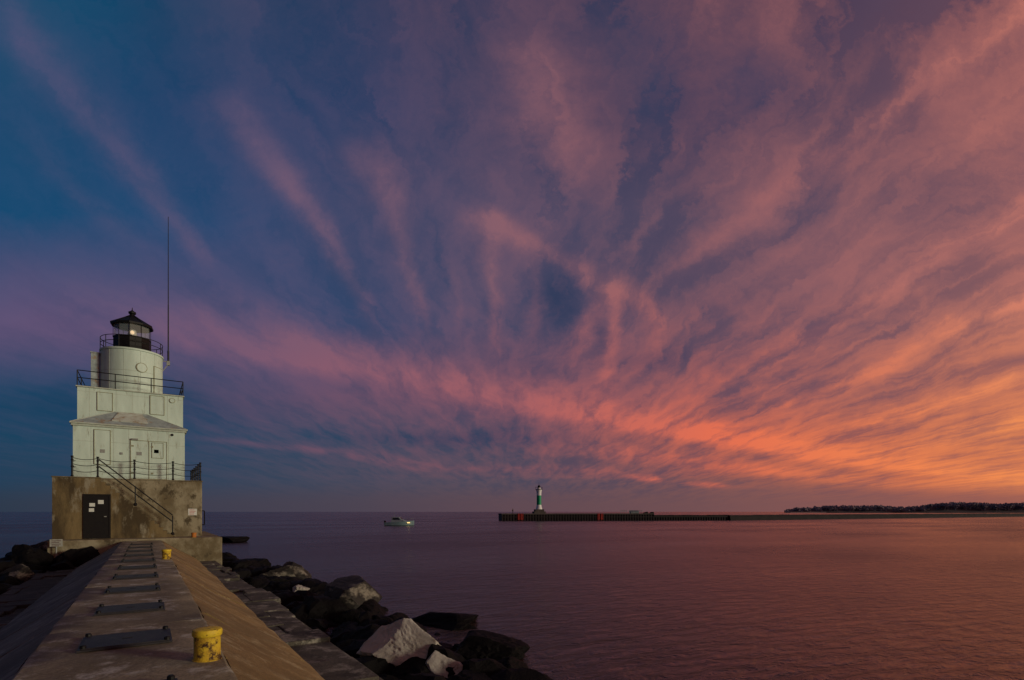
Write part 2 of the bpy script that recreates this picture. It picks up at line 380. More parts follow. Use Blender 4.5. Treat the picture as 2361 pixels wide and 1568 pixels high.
a=MB(); a.box(ux0-.07,ux1+.07,Y2-.07,43.07,UT-.07,UT); a.build('gallery_deck',M['seam'],LH,bevel=.01)
a=MB()
for px in (206,240+28,305,334,386):
    X=X_at(px,Y2); a.box(X-.008,X+.008,Y2-.006,Y2+.01,EAV+.1,UT-.1)
a.box(ux0,ux1,Y2-.0045,Y2+.01,UT-.3,UT-.285); a.build('seam',M['seam'],LH)
panel('window_shutter',225,259,906,947,Y2,M['white'],M['frame'],LH,.025,.025,'square blanked window at the left of the upper storey')
panel('window_shutter',347,378,914,956,Y2,M['white'],M['frame'],LH,.025,.025,'square blanked window at the right of the upper storey')
ring(397,924,Y2,.15,M['frame'],'porthole',M['white'],'round porthole at the right of the upper storey')
gx0,gx1,gy0,gy1=ux0+.0,ux1-.0,Y2+.02,42.9; GH=.85
def post(p,h,r,name,knob=False,m='black'):
    a=MB(); a.tube(p,Vector(p)+Vector((0,0,h)),r)
    if knob:
        for zz in (.04,h*.5,h*.82,h): a.lathe([(r*.8,zz-.035),(r*1.55,zz-.02),(r*1.55,zz+.02),(r*.8,zz+.035)],p,10)
    a.build(name,M[m],LH)
gp=[gx0,gx0+(gx1-gx0)*.34,gx0+(gx1-gx0)*.68,gx1]
for X in gp: post((X,gy0,UT),GH,.026,'gallery_post')
for Y in (40.6,42.9):
    for X in (gx0,gx1): post((X,Y,UT),GH,.026,'gallery_post')
a=MB()
for hh in (GH,GH*.52): a.path([(gx1,gy1,UT+hh),(gx1,gy0,UT+hh),(gx0,gy0,UT+hh),(gx0,gy1,UT+hh),(gx1,gy1,UT+hh)],.024)
a.build('gallery_rail',M['black'],LH)
tc=Vector((X_at(305,YC),YC,0)); RD=1.57; DT=12.87
a=MB(); a.lathe([(RD,UT-.02),(RD,DT-.12),(RD+.05,DT-.1),(RD+.05,DT)],tc,48); a.build('tower_drum',M['white'],LH,smooth=True)
vd=math.atan2(-tc.y,-tc.x)
def on_drum(ang,r,z): return tc+Vector((r*cos(vd+R(ang)),r*sin(vd+R(ang)),z))
a=MB()
for ang in range(-165,180,30):
    p_=on_drum(ang,RD,UT); q_=on_drum(ang,RD,DT-.12); a.tube(p_,q_,.010,seg=5)
a.lathe([(RD+.006,UT+1.33),(RD+.009,UT+1.34),(RD+.006,UT+1.35)],tc,48); a.build('seam',M['seam'],LH)
cz=Z_at(846,tc.x,YC-1.4); nrm=(on_drum(17,1,0)-tc); nrm.z=0; nrm.normalize(); pc=on_drum(17,RD,cz)
a=MB(); a.tube(pc-nrm*.04,pc+nrm*.035,.29,seg=28); o=a.build('porthole',M['frame'],LH); o['label']='large round blanked porthole on the tower drum'
a=MB(); a.tube(pc-nrm*.02,pc+nrm*.045,.25,seg=28); a.build('pane',M['white'],o)
def drumrect(a0,a1,z0,z1,r,name,m,parent):
    b=MB(); k=6
    for i in range(k):
        aa,ab=a0+(a1-a0)*i/k,a0+(a1-a0)*(i+1)/k
        b.prism([on_drum(aa,RD-.02,z0),on_drum(ab,RD-.02,z0),on_drum(ab,r,z0),on_drum(aa,r,z0)],(0,0,z1-z0))
    return b.build(name,m,parent)
o=drumrect(42,72,UT+.05,UT+1.85,RD+.02,'door',M['frame'],LH); drumrect(44,70,UT+.08,UT+1.81,RD+.03,'door_leaf',M['white'],o)
bx=on_drum(-88,RD+.22,0); a=MB(); a.box(bx.x-.2,bx.x+.2,bx.y-.3,bx.y+.3,UT,UT+2.35); a.box(bx.x-.23,bx.x+.23,bx.y-.33,bx.y+.33,UT+2.35,UT+2.42); a.build('vent_housing',M['roof'],LH,bevel=.01)
LR_=.96
a=MB(); a.lathe([(LR_,DT),(LR_,13.75)],tc,10,rot=.2); a.lathe([(LR_+.03,13.72),(LR_+.03,13.79)],tc,10,rot=.2); lb=a.build('lantern_base',M['black'],LH)
a=MB(); a.lathe([(LR_-.04,13.79),(LR_-.04,14.58)],tc,10,rot=.2); a.build('lantern_glazing',M['glass'],LH)
for i in range(10):
    a=MB(); an=.2+2*pi*i/10; p_=tc+Vector((LR_*cos(an),LR_*sin(an),13.75)); a.tube(p_,p_+Vector((0,0,.87)),.014,seg=6)
    a.build('glazing_bar',M['black'],LH)
a=MB(); a.lathe([(LR_+.14,14.50),(LR_+.15,14.60),(.78,14.80),(.42,15.02),(.16,15.2),(.13,15.3),(.2,15.34),(.2,15.44),(.1,15.5),(.03,15.56),(.015,15.72)],tc,10,rot=.2); rf=a.build('lantern_roof',M['black'],LH)
a=MB(); 
for i in range(10):
    an=.2+2*pi*i/10; P0=[(LR_+.15,14.61),(.78,14.81),(.42,15.03),(.16,15.21)]
    a.path([tc+Vector((r*cos(an),r*sin(an),z)) for r,z in P0],.018)
a.build('roof_rib',M['black'],rf)
a=MB(); a.lathe([(.14,13.6),(.14,13.85),(.2,13.9),(.24,14.1),(.2,14.3),(.1,14.38)],tc,20); o=a.build('lens',M['paper'],LH,smooth=True)
a=MB(); bp=tc+(Vector((0,0,0))-tc).normalized()*.26; bp.z=0; a.lathe([(.03,14.02),(.09,14.06),(.11,14.13),(.09,14.2),(.03,14.24)],bp,14); a.build('lit_lamp',M['bulb'],o,smooth=True)
RR=RD+.0
for i in range(12):
    an=vd+2*pi*i/12+.1; post(tc+Vector((RR*cos(an),RR*sin(an),DT)),.72,.02,'lantern_gallery_post')
a=MB()
for hh in (.72,.4):
    a.path([tc+Vector((RR*cos(2*pi*i/40),RR*sin(2*pi*i/40),DT+hh)) for i in range(41)],.02)
a.build('lantern_gallery_rail',M['black'],LH)
ax=X_at(388,YC); a=MB(); 
zt=Z_at(500,ax,YC); zb=Z_at(842,ax,YC)
a.tube((ax,YC,zb),(ax,YC,zb+.9),.055); a.tube((ax,YC,zb+.9),(ax,YC,zb+3.8),.038,.032); a.tube((ax,YC,zb+3.8),(ax,YC,zt),.028,.016); 
an_=a.build('antenna',M['black'],LH); an_['label']='tall thin whip antenna beside the lantern'
a=MB(); a.path([(tc.x+RD-.05,YC-.1,zb-.5),(ax,YC,zb+.05)],.03); a.path([(tc.x+RD-.05,YC-.1,zb+.2),(ax,YC,zb+.2)],.03); a.box(ax-.09,ax+.09,YC-.09,YC+.09,zb-.02,zb+.24); a.build('bracket',M['grey'],an_)
def chainrail(P0,n=3,sag=.10,h=1.03):
    for i,p_ in enumerate(P0): post(p_,h,.042,'chain_post',True)
    for i in range(len(P0)-1):
        for k in range(n):
            hh=h*(.95-.31*k); u,v=Vector(P0[i]),Vector(P0[i+1]); a=MB(); q=[]
            for j in range(11):
                tt=j/10; w_=u.lerp(v,tt); w_.z=u.z+hh-sag*4*tt*(1-tt); q.append(w_)
            a.path(q,.016,5); a.build('chain',M['black'],LH)
ZC=ZB+.06
front=[(X_at(163,YB)+.05,YB+.08,ZC),(X_at(225,YB),YB+.08,ZC)]
chainrail(front)
fr2=[(X_at(225,YB)+.02,YB+.62,ZC),(X_at(310,YW),YW+.1,ZC),(X_at(399,YW),YW+.1,ZC),(X_at(462,YW),YW+.1,ZC)]
chainrail([(X_at(225,YB)+.001,YB+.081,ZC)]+fr2[1:])
chainrail([(fr2[-1][0]+.001,YW+.101+k*1.55,ZC) for k in range(6)])
chainrail([(front[0][0]+.001,YB+.081+k*1.9,ZC) for k in range(5)],2)
def SX(px): return X_at(px,YB+.06)
def sz(X): return ZB-(ZB-PLT)*min(1,max(0,(X-xs0)/(xs1-xs0)))
xr0,xr1,xr2=SX(228),SX(312),SX(398)
a=MB()
for hh in (.98,.62): a.tube((xr0,YB+.06,ZB+hh),(xr2,YB+.06,sz(xr2)+hh+.1),.03)
a.build('stair_rail',M['black'],LH)
for X in (xr1,xr2): 
    a=MB(); a.tube((X,YB+.06,sz(X)-.02),(X,YB+.06,sz(X)+1.05),.03); a.lathe([(.03,-.03),(.09,0),(.09,.1),(.03,.15)],(X,YB+.06,sz(X)),10); a.build('stair_post',M['black'],LH)
v=(X_at(131,33.9),33.9); g=thing('sign',(v[0],v[1],1.1),'small faded sign low down at the left foot of the lighthouse base','sign')
def lowsign():
    z0,z1=Z_at(1260,v[0],v[1]),Z_at(1243,v[0],v[1]); a=MB(); a.box(v[0]-.24,v[0]+.24,33.68,33.7,z0,z1); a.build('board',M['dullsign'],g)
    a=MB()
    for i in range(4): a.box(v[0]-.17,v[0]+.17-.06*(i%2),33.672,33.682,z1-.09-.08*i,z1-.06-.08*i)
    a.build('lettering',M['ink'],g)
    a=MB(); a.tube((v[0],33.73,.4),(v[0],33.73,z1-.05),.03); a.build('post',M['grey'],g)
lowsign()

# ============================================================ ROCKS
def rockmesh(seed,sub=4,taper=0.,np=15,amp=1.):
    rnd=random.Random(seed); bm=bmesh.new(); bmesh.ops.create_icosphere(bm,subdivisions=sub,radius=1)
    pl=[]
    for i in range(np):
        n=Vector((rnd.gauss(0,1),rnd.gauss(0,1),rnd.gauss(0,1))).normalized(); pl.append((n,rnd.uniform(.60,1.0)))
    for v in bm.verts:
        d=v.co.normalized(); r=1.3
        for n,k in pl:
            c=n.dot(d)
            if c>.05: r=min(r,k/c)
        q=d*3+Vector((seed*3.1,0,0)); r*=1+amp*(.06*noise.noise(q)+.045*noise.noise(q*3)+.018*noise.noise(q*8))
        v.co=d*r
        if taper:
            z=max(0,v.co.z+.25); v.co.x=v.co.x*(1-taper*z*.75)-.18*z; v.co.y*=(1-taper*z*.6)
    me=bpy.data.meshes.new('boulder'); bm.to_mesh(me); bm.free()
    for p in me.polygons: p.use_smooth=True
    try: me.set_sharp_from_angle(angle=R(24))
    except Exception: pass
    return me
def rock(px,pyb,wpx,pyt,mt,label,seed,group=None,zb=.0,asp=.8,rot=0,sub=5,taper=0.,np=15,amp=1.):
    v=PG(px,pyb,zb); d=v.x*s_+v.y*c_; wd=wpx*d/F; top=EYE-(pyt-1180)*d/F; hh=max(.25,top-zb+.25)
    me=rockmesh(seed,sub,taper,np,amp); me.materials.append(M[mt]); o=bpy.data.objects.new('boulder',me); C.objects.link(o)
    xs=[q.co.x for q in me.vertices]; zs=[q.co.z for q in me.vertices]
    o.scale=(wd/(max(xs)-min(xs)),wd*asp/(max(xs)-min(xs)),hh/(max(zs)-min(zs)))
    fw=Vector((s_,c_,0))*(wd*asp*.4)
    o.location=(v.x+fw.x,v.y+fw.y,top-max(zs)*o.scale.z); o.rotation_euler=(0,0,-TH+rot)
    tag(o,label,'rock',group); return o
rock(938,1562,215,1434,'rockp','large pale peaked boulder beside the lower ledge, biggest white rock',3,asp=.75,taper=.6,np=12,amp=.8,sub=6)
rock(1012,1575,120,1508,'rockp','pale low boulder touching the right foot of the largest white boulder',14,np=10,amp=.8)
rock(798,1420,130,1340,'rockm','brown and pale boulder with a flat lit top, second largest',5,asp=1.1,np=10,amp=.8)
rock(735,1408,100,1372,'rockm','low pale edged slab left of the second largest boulder',6,np=10)
rock(686,1372,52,1351,'rockp','small pale rock at the edge of the ledge',8)
rock(628,1345,95,1306,'rockm','dark boulder with pale blotches beside the ledge, midway to the lighthouse',9,np=10)
rock(668,1340,90,1296,'rockm','jagged dark boulder behind the blotched boulder midway along the ledge',17,np=9,taper=.4)
rock(575,1312,80,1288,'rockd','dark boulder next to the ledge, nearest the platform',10)
rock(1010,1455,190,1416,'rockd','flat black rock awash beyond the big white boulder',11,zb=-.1,np=10)
rock(1080,1462,70,1442,'rockd','black rock tip at the outer edge of the flat awash rock',12,zb=-.1)
rock(1115,1548,220,1472,'rockd','largest black boulder right of the white boulder',13,zb=-.1,asp=.7,np=9,amp=1.4)
rock(1185,1595,140,1528,'rockd','black boulder sloping into the water at the bottom of the photo',15,zb=-.2,np=9,amp=1.4)
rock(520,1254,70,1237,'rockd','low black rock in the water right of the lighthouse platform',16,zb=-.1)
rock(95,1295,100,1240,'rockm','tall lit boulder left of the lighthouse base',21,zb=.3,np=10)
rock(40,1300,90,1268,'rockd','dark boulder at the left edge below the tall lit boulder',22,zb=.3)
rock(18,1345,75,1302,'rockm','pale topped boulder cut by the left edge of the photo',23,zb=.3,np=10)
rock(140,1290,60,1262,'rockd','black rock against the left foot of the lighthouse base',24,zb=.3)
pool=[rockmesh(100+i,4,np=9,amp=1.5) for i in range(8)]
for i,me in enumerate(pool): me.materials.append(M['rockd'])
def fill(x,y,z,s,label,group,fz=(.5,.8)):
    o=bpy.data.objects.new('boulder',random.choice(pool)); C.objects.link(o)
    o.location=(x,y,z); o.scale=(s*random.uniform(.8,1.2),s*random.uniform(.8,1.25),s*random.uniform(*fz)); o.rotation_euler=(random.uniform(-.3,.3),random.uniform(-.3,.3),random.uniform(0,6.28))
    tag(o,label,'rock',group)
RL='dark wet boulder in the riprap along the right side of the pier'; RG='dark boulders right of the pier'
y=6
while y<33.5:
    for row,(xo,z) in enumerate(((3.7,-.04),(4.35,.0),(4.95,-.08),(5.45,-.16),(5.9,-.30))):
        if row==4 and (random.random()<.4 or y<9): continue
        fill(xo+random.uniform(-.15,.2),y+random.uniform(-.3,.3),z+random.uniform(-.14,.10),random.uniform(.42,.72),RL,RG)
    y+=.92
LLb='dark boulder in the riprap along the left side of the pier'; LG='dark boulders left of the pier'
y=18
while y<37:
    for xo,z in ((-4.4,.1),(-5.2,.15),(-6.1,.05),(-7.0,-.15)):
        fill(xo+random.uniform(-.2,.2),y+random.uniform(-.3,.3),z+random.uniform(-.1,.15)+(.25 if y>30 else 0),random.uniform(.6,.85),LLb,LG)
    y+=1.2
for (x,y,z,s) in ((-3.0,33.35,.95,.55),(-2.4,33.4,1.0,.5),(-3.3,32.2,.6,.5),(-4.6,33.6,1.0,.7)): fill(x,y,z,s,LLb,LG,(.7,.9))  # boulders added to cover the platform's pale left front with dark
for (x,y) in ((3.9,34.6),(4.3,36.2),(4.0,38.5),(4.4,40.5)): fill(x,y,.0,.7,RL,RG)

# ============================================================ FAR PIER
A=PD(1157,190); B=PD(1680,203); D2=PD(2500,430)
ux=(B-A).normalized(); uy=Vector((-ux.y,ux.x,0)); L=(B-A).length; PT=2.6; PT2=1.95
FP=thing('far_pier',(A.x,A.y,0),'long dark steel sheet pile pier across the water with a concrete top','pier')
def fp(u,v,z): return A+ux*u+uy*v+Vector((0,0,z))
def bearing(u,v):
    q=fp(u,v,0); return CX+F*((q.x*c_-q.y*s_)/(q.x*s_+q.y*c_))
L1=min(range(0,int(L*10)),key=lambda k:abs(bearing(k/10,0)-1508))/10
a=MB(); pts=[]; u=0
while u<L:
    for du,dv in ((0,0),(.35,0),(.5,.3),(.85,.3),(1.0,0)):
        if u+du<=L: pts.append((u+du,dv))
    u+=1.0
for (u0,v0),(u1,v1) in zip(pts,pts[1:]):
    if (u1-u0)<1e-5: continue
    T=(PT if u0<L1 else PT2)-.35
    a.poly([fp(u0,v0,-1),fp(u1,v1,-1),fp(u1,v1,T),fp(u0,v0,T)])
a.poly([fp(0,0,-1),fp(0,9,-1),fp(0,9,PT-.35),fp(0,0,PT-.35)])
a.build('sheet_piling',M['steelpile'],FP)
a=MB(); a.prism([fp(-.1,-.12,PT-.36),fp(L1,-.12,PT-.36),fp(L1,9,PT-.36),fp(-.1,9,PT-.36)],(0,0,.36)); a.build('concrete_deck',M['farcon'],FP)
a=MB(); 
u=L1+.05
while u<L:
    u2=min(L,u+random.uniform(1.2,2.6)); zt=PT2-.36+random.uniform(-.12,.1); a.prism([fp(u,-.12,PT2-.6),fp(u2-.1,-.12,PT2-.6),fp(u2-.1,6,PT2-.6),fp(u,6,PT2-.6)],(0,0,.24+zt-(PT2-.6)+.1)); u=u2
a.build('broken_deck',M['farstone'],FP)
a=MB(); a.prism([fp(0,-.15,1.2),fp(L,-.15,1.2),fp(L,-.02,1.2),fp(0,-.02,1.2)],(0,0,.25)); a.build('waling_beam',M['steelpile'],FP)
br=MB(); n=150; prev=None
dirb=(D2-B).normalized(); pb=Vector((-dirb.y,dirb.x,0)); LB=(D2-B).length
for i in range(n+1):
    q=B+dirb*(LB*i/n); zt=1.95+.25*i/n+random.uniform(-.15,.1)
    row=[br.bm.verts.new(q+pb*v+Vector((0,0,z))) for v,z in ((-1.2+random.uniform(-.2,.2),-.5),(-.6,zt*.7+random.uniform(-.2,.2)),(0,zt),(3.5,zt),(6,-.5))]
    if prev:
        for j in range(4): br.bm.faces.new((prev[j],prev[j+1],row[j+1],row[j]))
    prev=row
tag(br.build('breakwater',M['farstone']),'low stone breakwater running right from the dark far pier','breakwater')
def at_fp(px,v,z=PT): 
    best=min((k/10 for k in range(0,int(L*10))),key=lambda k:abs(bearing(k,v)-px)); return fp(best,v,z)
for i,px in enumerate((1197,1204,1381,1388)):
    base=at_fp(px,-.25,.3); lt=thing('ladder',base,['red ladder at the near left end of the far pier, left of its pair','red ladder at the left end of the far pier, right of its pair','left red ladder of the pair midway along the far pier','right red ladder of the pair midway along the far pier'][i],'ladder','red ladders on the far pier')
    for sg in (-.28,.28):
        a=MB(); a.prism([base+ux*(sg-.09)+uy*-.05,base+ux*(sg+.09)+uy*-.05,base+ux*(sg+.09)+uy*.05,base+ux*(sg-.09)+uy*.05],(0,0,2.3)); a.build('rail',M['red'],lt)
    for k in range(7):
        a=MB(); a.tube(base+ux*-.28+Vector((0,0,.2+.3*k)),base+ux*.28+Vector((0,0,.2+.3*k)),.035,seg=5); a.build('rung',M['red'],lt)
q=at_fp(1243,4); BL=thing('beacon_tower',q,'slim white beacon tower with a green middle band on the far pier','lighthouse')
def bl(prof,name,m,seg=24,par=BL,sm=True): 
    a=MB(); a.lathe(prof,(0,0,0),seg,rot=pi/seg); return a.build(name,m,par,smooth=sm,local=True)
a=MB(); a.box(-2.1,2.1,-2.1,2.1,0,.7); a.box(-1.6,1.6,-1.6,1.6,.7,1.5); o=a.build('pedestal',M['farcon'],BL,local=True); o.rotation_euler=(0,0,math.atan2(ux.y,ux.x))
bl([(1.2,1.5),(1.1,1.8),(.90,2.6),(.84,3.1)],'lower_white_band',M['fwhite']); bl([(.84,3.1),(.82,6.5)],'green_band',M['green'])
bl([(.82,6.5),(.85,7.4),(.95,8.1),(1.1,8.6)],'upper_white_band',M['fwhite']); g_=bl([(1.35,8.6),(1.35,8.75)],'gallery',M['black'])
a=MB(); 
for i in range(10): a.tube((1.28*cos(i*.628),1.28*sin(i*.628),8.75),(1.28*cos(i*.628),1.28*sin(i*.628),9.5),.035,seg=5)
a.path([(1.28*cos(i*.314),1.28*sin(i*.314),9.5) for i in range(21)],.035,5); a.build('railing',M['black'],g_,local=True)
bl([(.6,8.75),(.6,9.3),(.62,9.35)],'lantern',M['fwhite'],12); bl([(.45,9.35),(.5,9.8),(.3,10.1),(.06,10.3),(.04,11.2)],'beacon_cap',M['black'],12)
q=at_fp(1182,2.0)
PR=thing('person',q,'person in dark clothes standing at the left end of the far pier','person',rz=-TH+.5)
def skin(name,V,E,Rr,m):
    me=bpy.data.meshes.new(name); me.from_pydata(V,E,[]); me.materials.append(m); o=bpy.data.objects.new(name,me); C.objects.link(o); o.parent=PR
    md=o.modifiers.new('skin','SKIN'); sv=me.skin_vertices[0].data
    for i,r in enumerate(Rr): sv[i].radius=(r,r*.8)
    sv[0].use_root=True; sb=o.modifiers.new('sub','SUBSURF'); sb.levels=1; sb.render_levels=2
    return o
V=[(0,0,.95),(0,0,1.15),(0,0,1.38),(0,.0,1.48),(0,.01,1.56),(0,.02,1.66),(.18,0,1.38),(.24,.03,1.12),(.2,.2,.98),(-.18,0,1.38),(-.25,.02,1.12),(-.2,.18,.95),(.1,0,.9),(.11,.03,.5),(.12,0,.08),(.12,.14,.04),(-.1,0,.9),(-.13,.02,.5),(-.16,0,.08),(-.16,.14,.04)]
E=[(0,1),(1,2),(2,3),(3,4),(4,5),(2,6),(6,7),(7,8),(2,9),(9,10),(10,11),(0,12),(12,13),(13,14),(14,15),(0,16),(16,17),(17,18),(18,19)]
Rr=[.13,.13,.15,.06,.09,.09,.06,.045,.035,.06,.045,.035,.09,.06,.045,.04,.09,.06,.045,.04]
skin('body',V,E,Rr,M['skin'])
skin('jacket',[V[i] for i in (0,1,2,6,7,8,9,10,11)],[(0,1),(1,2),(2,3),(3,4),(4,5),(2,6),(6,7),(7,8)],[.17,.17,.19,.085,.065,.05,.085,.065,.05],M['cloth'])
skin('trousers',[V[i] for i in (0,12,13,14,16,17,18)],[(0,1),(1,2),(2,3),(0,4),(4,5),(5,6)],[.15,.11,.08,.065,.11,.08,.065],M['cloth'])
a=MB(); a.lathe([(.11,1.62),(.115,1.70),(.08,1.78),(.02,1.80)],(0,0,0),12); a.build('cap',M['cloth'],PR,smooth=True,local=True)
def rack(px,wid,lab):
    q=at_fp(px,1.5); g=thing('guard_rail',q,lab,'railing','low metal guard rails on the far pier',rz=math.atan2(ux.y,ux.x))
    for i in range(4):
        a=MB(); X=-wid/2+wid*i/3; a.tube((X,0,0),(X,0,1.1),.06); a.build('post',M['steel'],g,local=True)
    for zz in (.55,1.1):
        a=MB(); a.tube((-wid/2,0,zz),(wid/2,0,zz),.06); a.build('rail',M['steel'],g,local=True)
rack(1438,2.4,'left pale metal guard rail midway along the far pier'); rack(1466,5.0,'longer pale metal guard rail midway along the far pier')
q=at_fp(1462,3.5); g=thing('storage_locker',q,'low grey green locker with a sloped lid behind the long guard rail','locker',rz=math.atan2(ux.y,ux.x))
a=MB(); a.box(-1.6,1.6,-.7,.7,0,.75); a.build('box',M['steel'],g,local=True,bevel=.05); a=MB(); a.prism([(-1.7,-.8,.75),(-1.7,.8,.75),(-1.7,.8,1.15)],(3.4,0,0)); a.build('lid',M['steel'],g,local=True)
for i,(px,sc) in enumerate(((1490,.9),(1502,.75))):
    me=rockmesh(60+i,3); me.materials.append(M['farstone']); o=bpy.data.objects.new('boulder',me); C.objects.link(o); q=at_fp(px,1.8); o.location=(q.x,q.y,PT+.1); o.scale=(sc*1.3,sc,sc*.7)
    tag(o,['larger dark stone lying on the far pier right of the guard rails','smaller dark stone at the right of the pair on the far pier'][i],'rock')

# ============================================================ SHORE
sk=[(1812,1176),(1830,1169),(1880,1166),(1930,1163),(1980,1164),(2030,1163),(2080,1166),(2110,1165),(2150,1159),(2200,1155),(2260,1157),(2310,1159),(2361,1157),(2450,1153),(2600,1150),(2800,1155)]
def skz(px):
    for (a0,b0),(a1,b1) in zip(sk,sk[1:]):
        if a0<=px<=a1: return b0+(b1-b0)*(px-a0)/(a1-a0)
    return sk[-1][1]
DS=1500; bf=MB(); prev=None
for px in range(1808,2800,8):
    y=skz(max(1812,px)); top=(1180-y)*DS/F*.7
    row=[]
    for dd,z in ((0,0),(12,1.5),(40,top*.6+2),(90,top+3),(600,top+6),(900,-5)):
        v=PD(px,DS+dd); v.z=max(-5,z+noise.noise(Vector((px*.02,dd,0)))*2); row.append(bf.bm.verts.new(v))
    if prev:
        for j in range(len(row)-1): bf.bm.faces.new((prev[j],prev[j+1],row[j+1],row[j]))
    prev=row
bf.build('shore_bluff',M['bluff'],kind='structure',smooth=True)
bs=MB()
a0,a1=PD(1822,DS-14),PD(1905,DS-14); b0,b1=PD(1822,DS+2),PD(1905,DS+2)
bs.poly([(a0.x,a0.y,.15),(a1.x,a1.y,.15),(b1.x,b1.y,2.6),(b0.x,b0.y,2.6)]); bs.build('beach',M['sand'],kind='structure')
tr=MB(); rnd=random.Random(5)
for i in range(1000):
    px=rnd.uniform(1814,2600); y=skz(px); dd=rnd.uniform(10,150); v=PD(px,DS+dd)
    top=(1180-y)*DS/F+2+rnd.uniform(-9,1.2); hc=rnd.uniform(8,14); rw=rnd.uniform(6,10); base=max(2,top-hc)
    tr.tube((v.x,v.y,max(0,base-8)),(v.x,v.y,base+hc*.5),.5,.3,5)
    for k in range(30):
        q=Vector((rnd.gauss(0,1),rnd.gauss(0,1),rnd.gauss(0,1))).normalized()*rnd.uniform(.4,1)
        c=Vector((v.x+q.x*rw,v.y+q.y*rw,(base+top)/2+q.z*hc*.5)); s1=rnd.uniform(1.4,2.8)
        e1=Vector((rnd.gauss(0,1),rnd.gauss(0,1),rnd.gauss(0,1))).normalized(); e2=e1.orthogonal().normalized()
        tr.poly([c-e1*s1,c-e2*s1,c+e1*s1,c+e2*s1])
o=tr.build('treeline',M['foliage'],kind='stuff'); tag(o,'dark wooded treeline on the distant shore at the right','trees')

# ============================================================ BOAT
q=PG(922,1212,0)
BT=thing('motorboat',(q.x,q.y,0),'small teal grey motorboat with a cabin on the water left of the far pier','boat',rz=-TH-.12)
def hull():
    a=MB(); secs=[]
    for i in range(13):
        t_=i/12; x=-3.4+6.8*t_; bw=1.15*(1-max(0,(t_-.45)/.55)**2.2)*(.9+.1*min(1,t_*4)); sh=.75+.45*t_**2; kz=-.35+.6*max(0,(t_-.75)/.25)**2
        bw=max(bw,.03)
        secs.append([a.bm.verts.new((x,y_,z_)) for y_,z_ in ((-bw,sh),(-bw*.92,.15+kz*.2),(0,kz),(bw*.92,.15+kz*.2),(bw,sh),(bw*.9,sh),(0,sh-.02),(-bw*.9,sh))])
    for u,v in zip(secs,secs[1:]):
        for j in range(8): a.bm.faces.new((u[j],u[(j+1)%8],v[(j+1)%8],v[j]))
    a.bm.faces.new(secs[0]); a.bm.faces.new(secs[-1][::-1]); return a
hull().build('hull',M['hull'],BT,local=True,smooth=True)
a=MB(); a.prism([(-1.9,-.8,.75),(-1.7,-.8,2.0),(.1,-.8,2.0),(.7,-.8,1.35),(1.7,-.8,1.0),(1.7,-.8,.8)],(0,1.6,0)); cab=a.build('cabin',M['bwhite'],BT,local=True,bevel=.06)
for yy in (-.83,.78): 
    a=MB(); a.prism([(-1.45,yy,1.35),(-1.35,yy,1.85),(-.1,yy,1.85),(.3,yy,1.35)],(0,.05,0)); a.build('window',M['dglass'],cab,local=True)
a=MB(); a.prism([(.18,-.65,1.93),(.66,-.65,1.42),(.70,-.65,1.44),(.22,-.65,1.96)],(0,1.2,0)); a.build('windscreen',M['dglass'],cab,local=True)
a=MB(); a.path([(1.0,-.8,1.05),(1.1,-.8,1.45),(2.6,-.5,1.6),(3.3,0,1.65),(2.6,.5,1.6),(1.1,.8,1.45),(1.0,.8,1.05)],.03); a.build('bow_rail',M['steel'],BT,local=True)
a=MB(); a.box(-3.75,-3.4,-.22,.22,.3,1.15); a.box(-3.65,-3.5,-.08,.08,-.5,.3); a.build('outboard_motor',M['black'],BT,local=True,bevel=.04)
a=MB(); a.tube((-1.2,0,2.0),(-1.4,0,3.1),.03); a.build('mast',M['steel'],BT,local=True)
a=MB(); a.box(2.0,2.6,-.86,-.7,.62,.76); a.build('lamp',M['boatlamp'],BT,local=True)

# ============================================================ CAMERA
cam=bpy.data.cameras.new('Camera'); co_=bpy.data.objects.new('Camera',cam); C.objects.link(co_)
co_.location=(0,0,EYE); co_.rotation_euler=(R(90),0,-TH); cam.sensor_width=36; cam.lens=F/2361*36; cam.shift_y=(1180-784)/2361
cam.clip_end=60000; cam.clip_start=.05; S.camera=co_
# ============================================================ SUN
sl=bpy.data.lights.new('sun','SUN'); sl.energy=1.6; sl.angle=R(10); sl.color=(1,.93,.71)
so=bpy.data.objects.new('sun',sl); C.objects.link(so); sd=Vector((.62,-.76,.16)).normalized()
so.rotation_euler=sd.to_track_quat('Z','Y').to_euler(); so.location=(20,-20,20)
S.view_settings.view_transform='Standard'; S.view_settings.look='None'; S.view_settings.exposure=0

# ============================================================ SKY (world, fixed by direction)
W=bpy.data.worlds.new('World'); S.world=W; W.use_nodes=True; t=NT(W.node_tree)
W.cycles.sampling_method='NONE'
bg=t.n['Background']; tcn=t.n.new('ShaderNodeTexCoord'); dv=tcn.outputs['Generated']
rt=t.vm('DOT_PRODUCT',dv,(c_,-s_,0)); fwd=t.vm('DOT_PRODUCT',dv,(s_,c_,0)); up=t.m('MAXIMUM',t.vm('DOT_PRODUCT',dv,(0,0,1)),0.0)
fw=t.m('MAXIMUM',fwd,.25); a_=t.m('DIVIDE',rt,fw); b_=t.m('DIVIDE',up,fw)
X0=t.m('MULTIPLY_ADD',a_,F,CX); Y0=t.m('MULTIPLY_ADD',b_,-F,1180.0)
ab=t.comb(a_,b_)
nwn=t.n.new('ShaderNodeTexNoise'); t.l.new(ab,nwn.inputs['Vector']); nwn.inputs['Scale'].default_value=5.5; nwn.inputs['Detail'].default_value=7; nwn.inputs['Roughness'].default_value=.68
sp=t.n.new('ShaderNodeSeparateColor'); t.l.new(nwn.outputs['Color'],sp.inputs[0])
fade=t.mr(b_,.02,.35,.2,1.0)
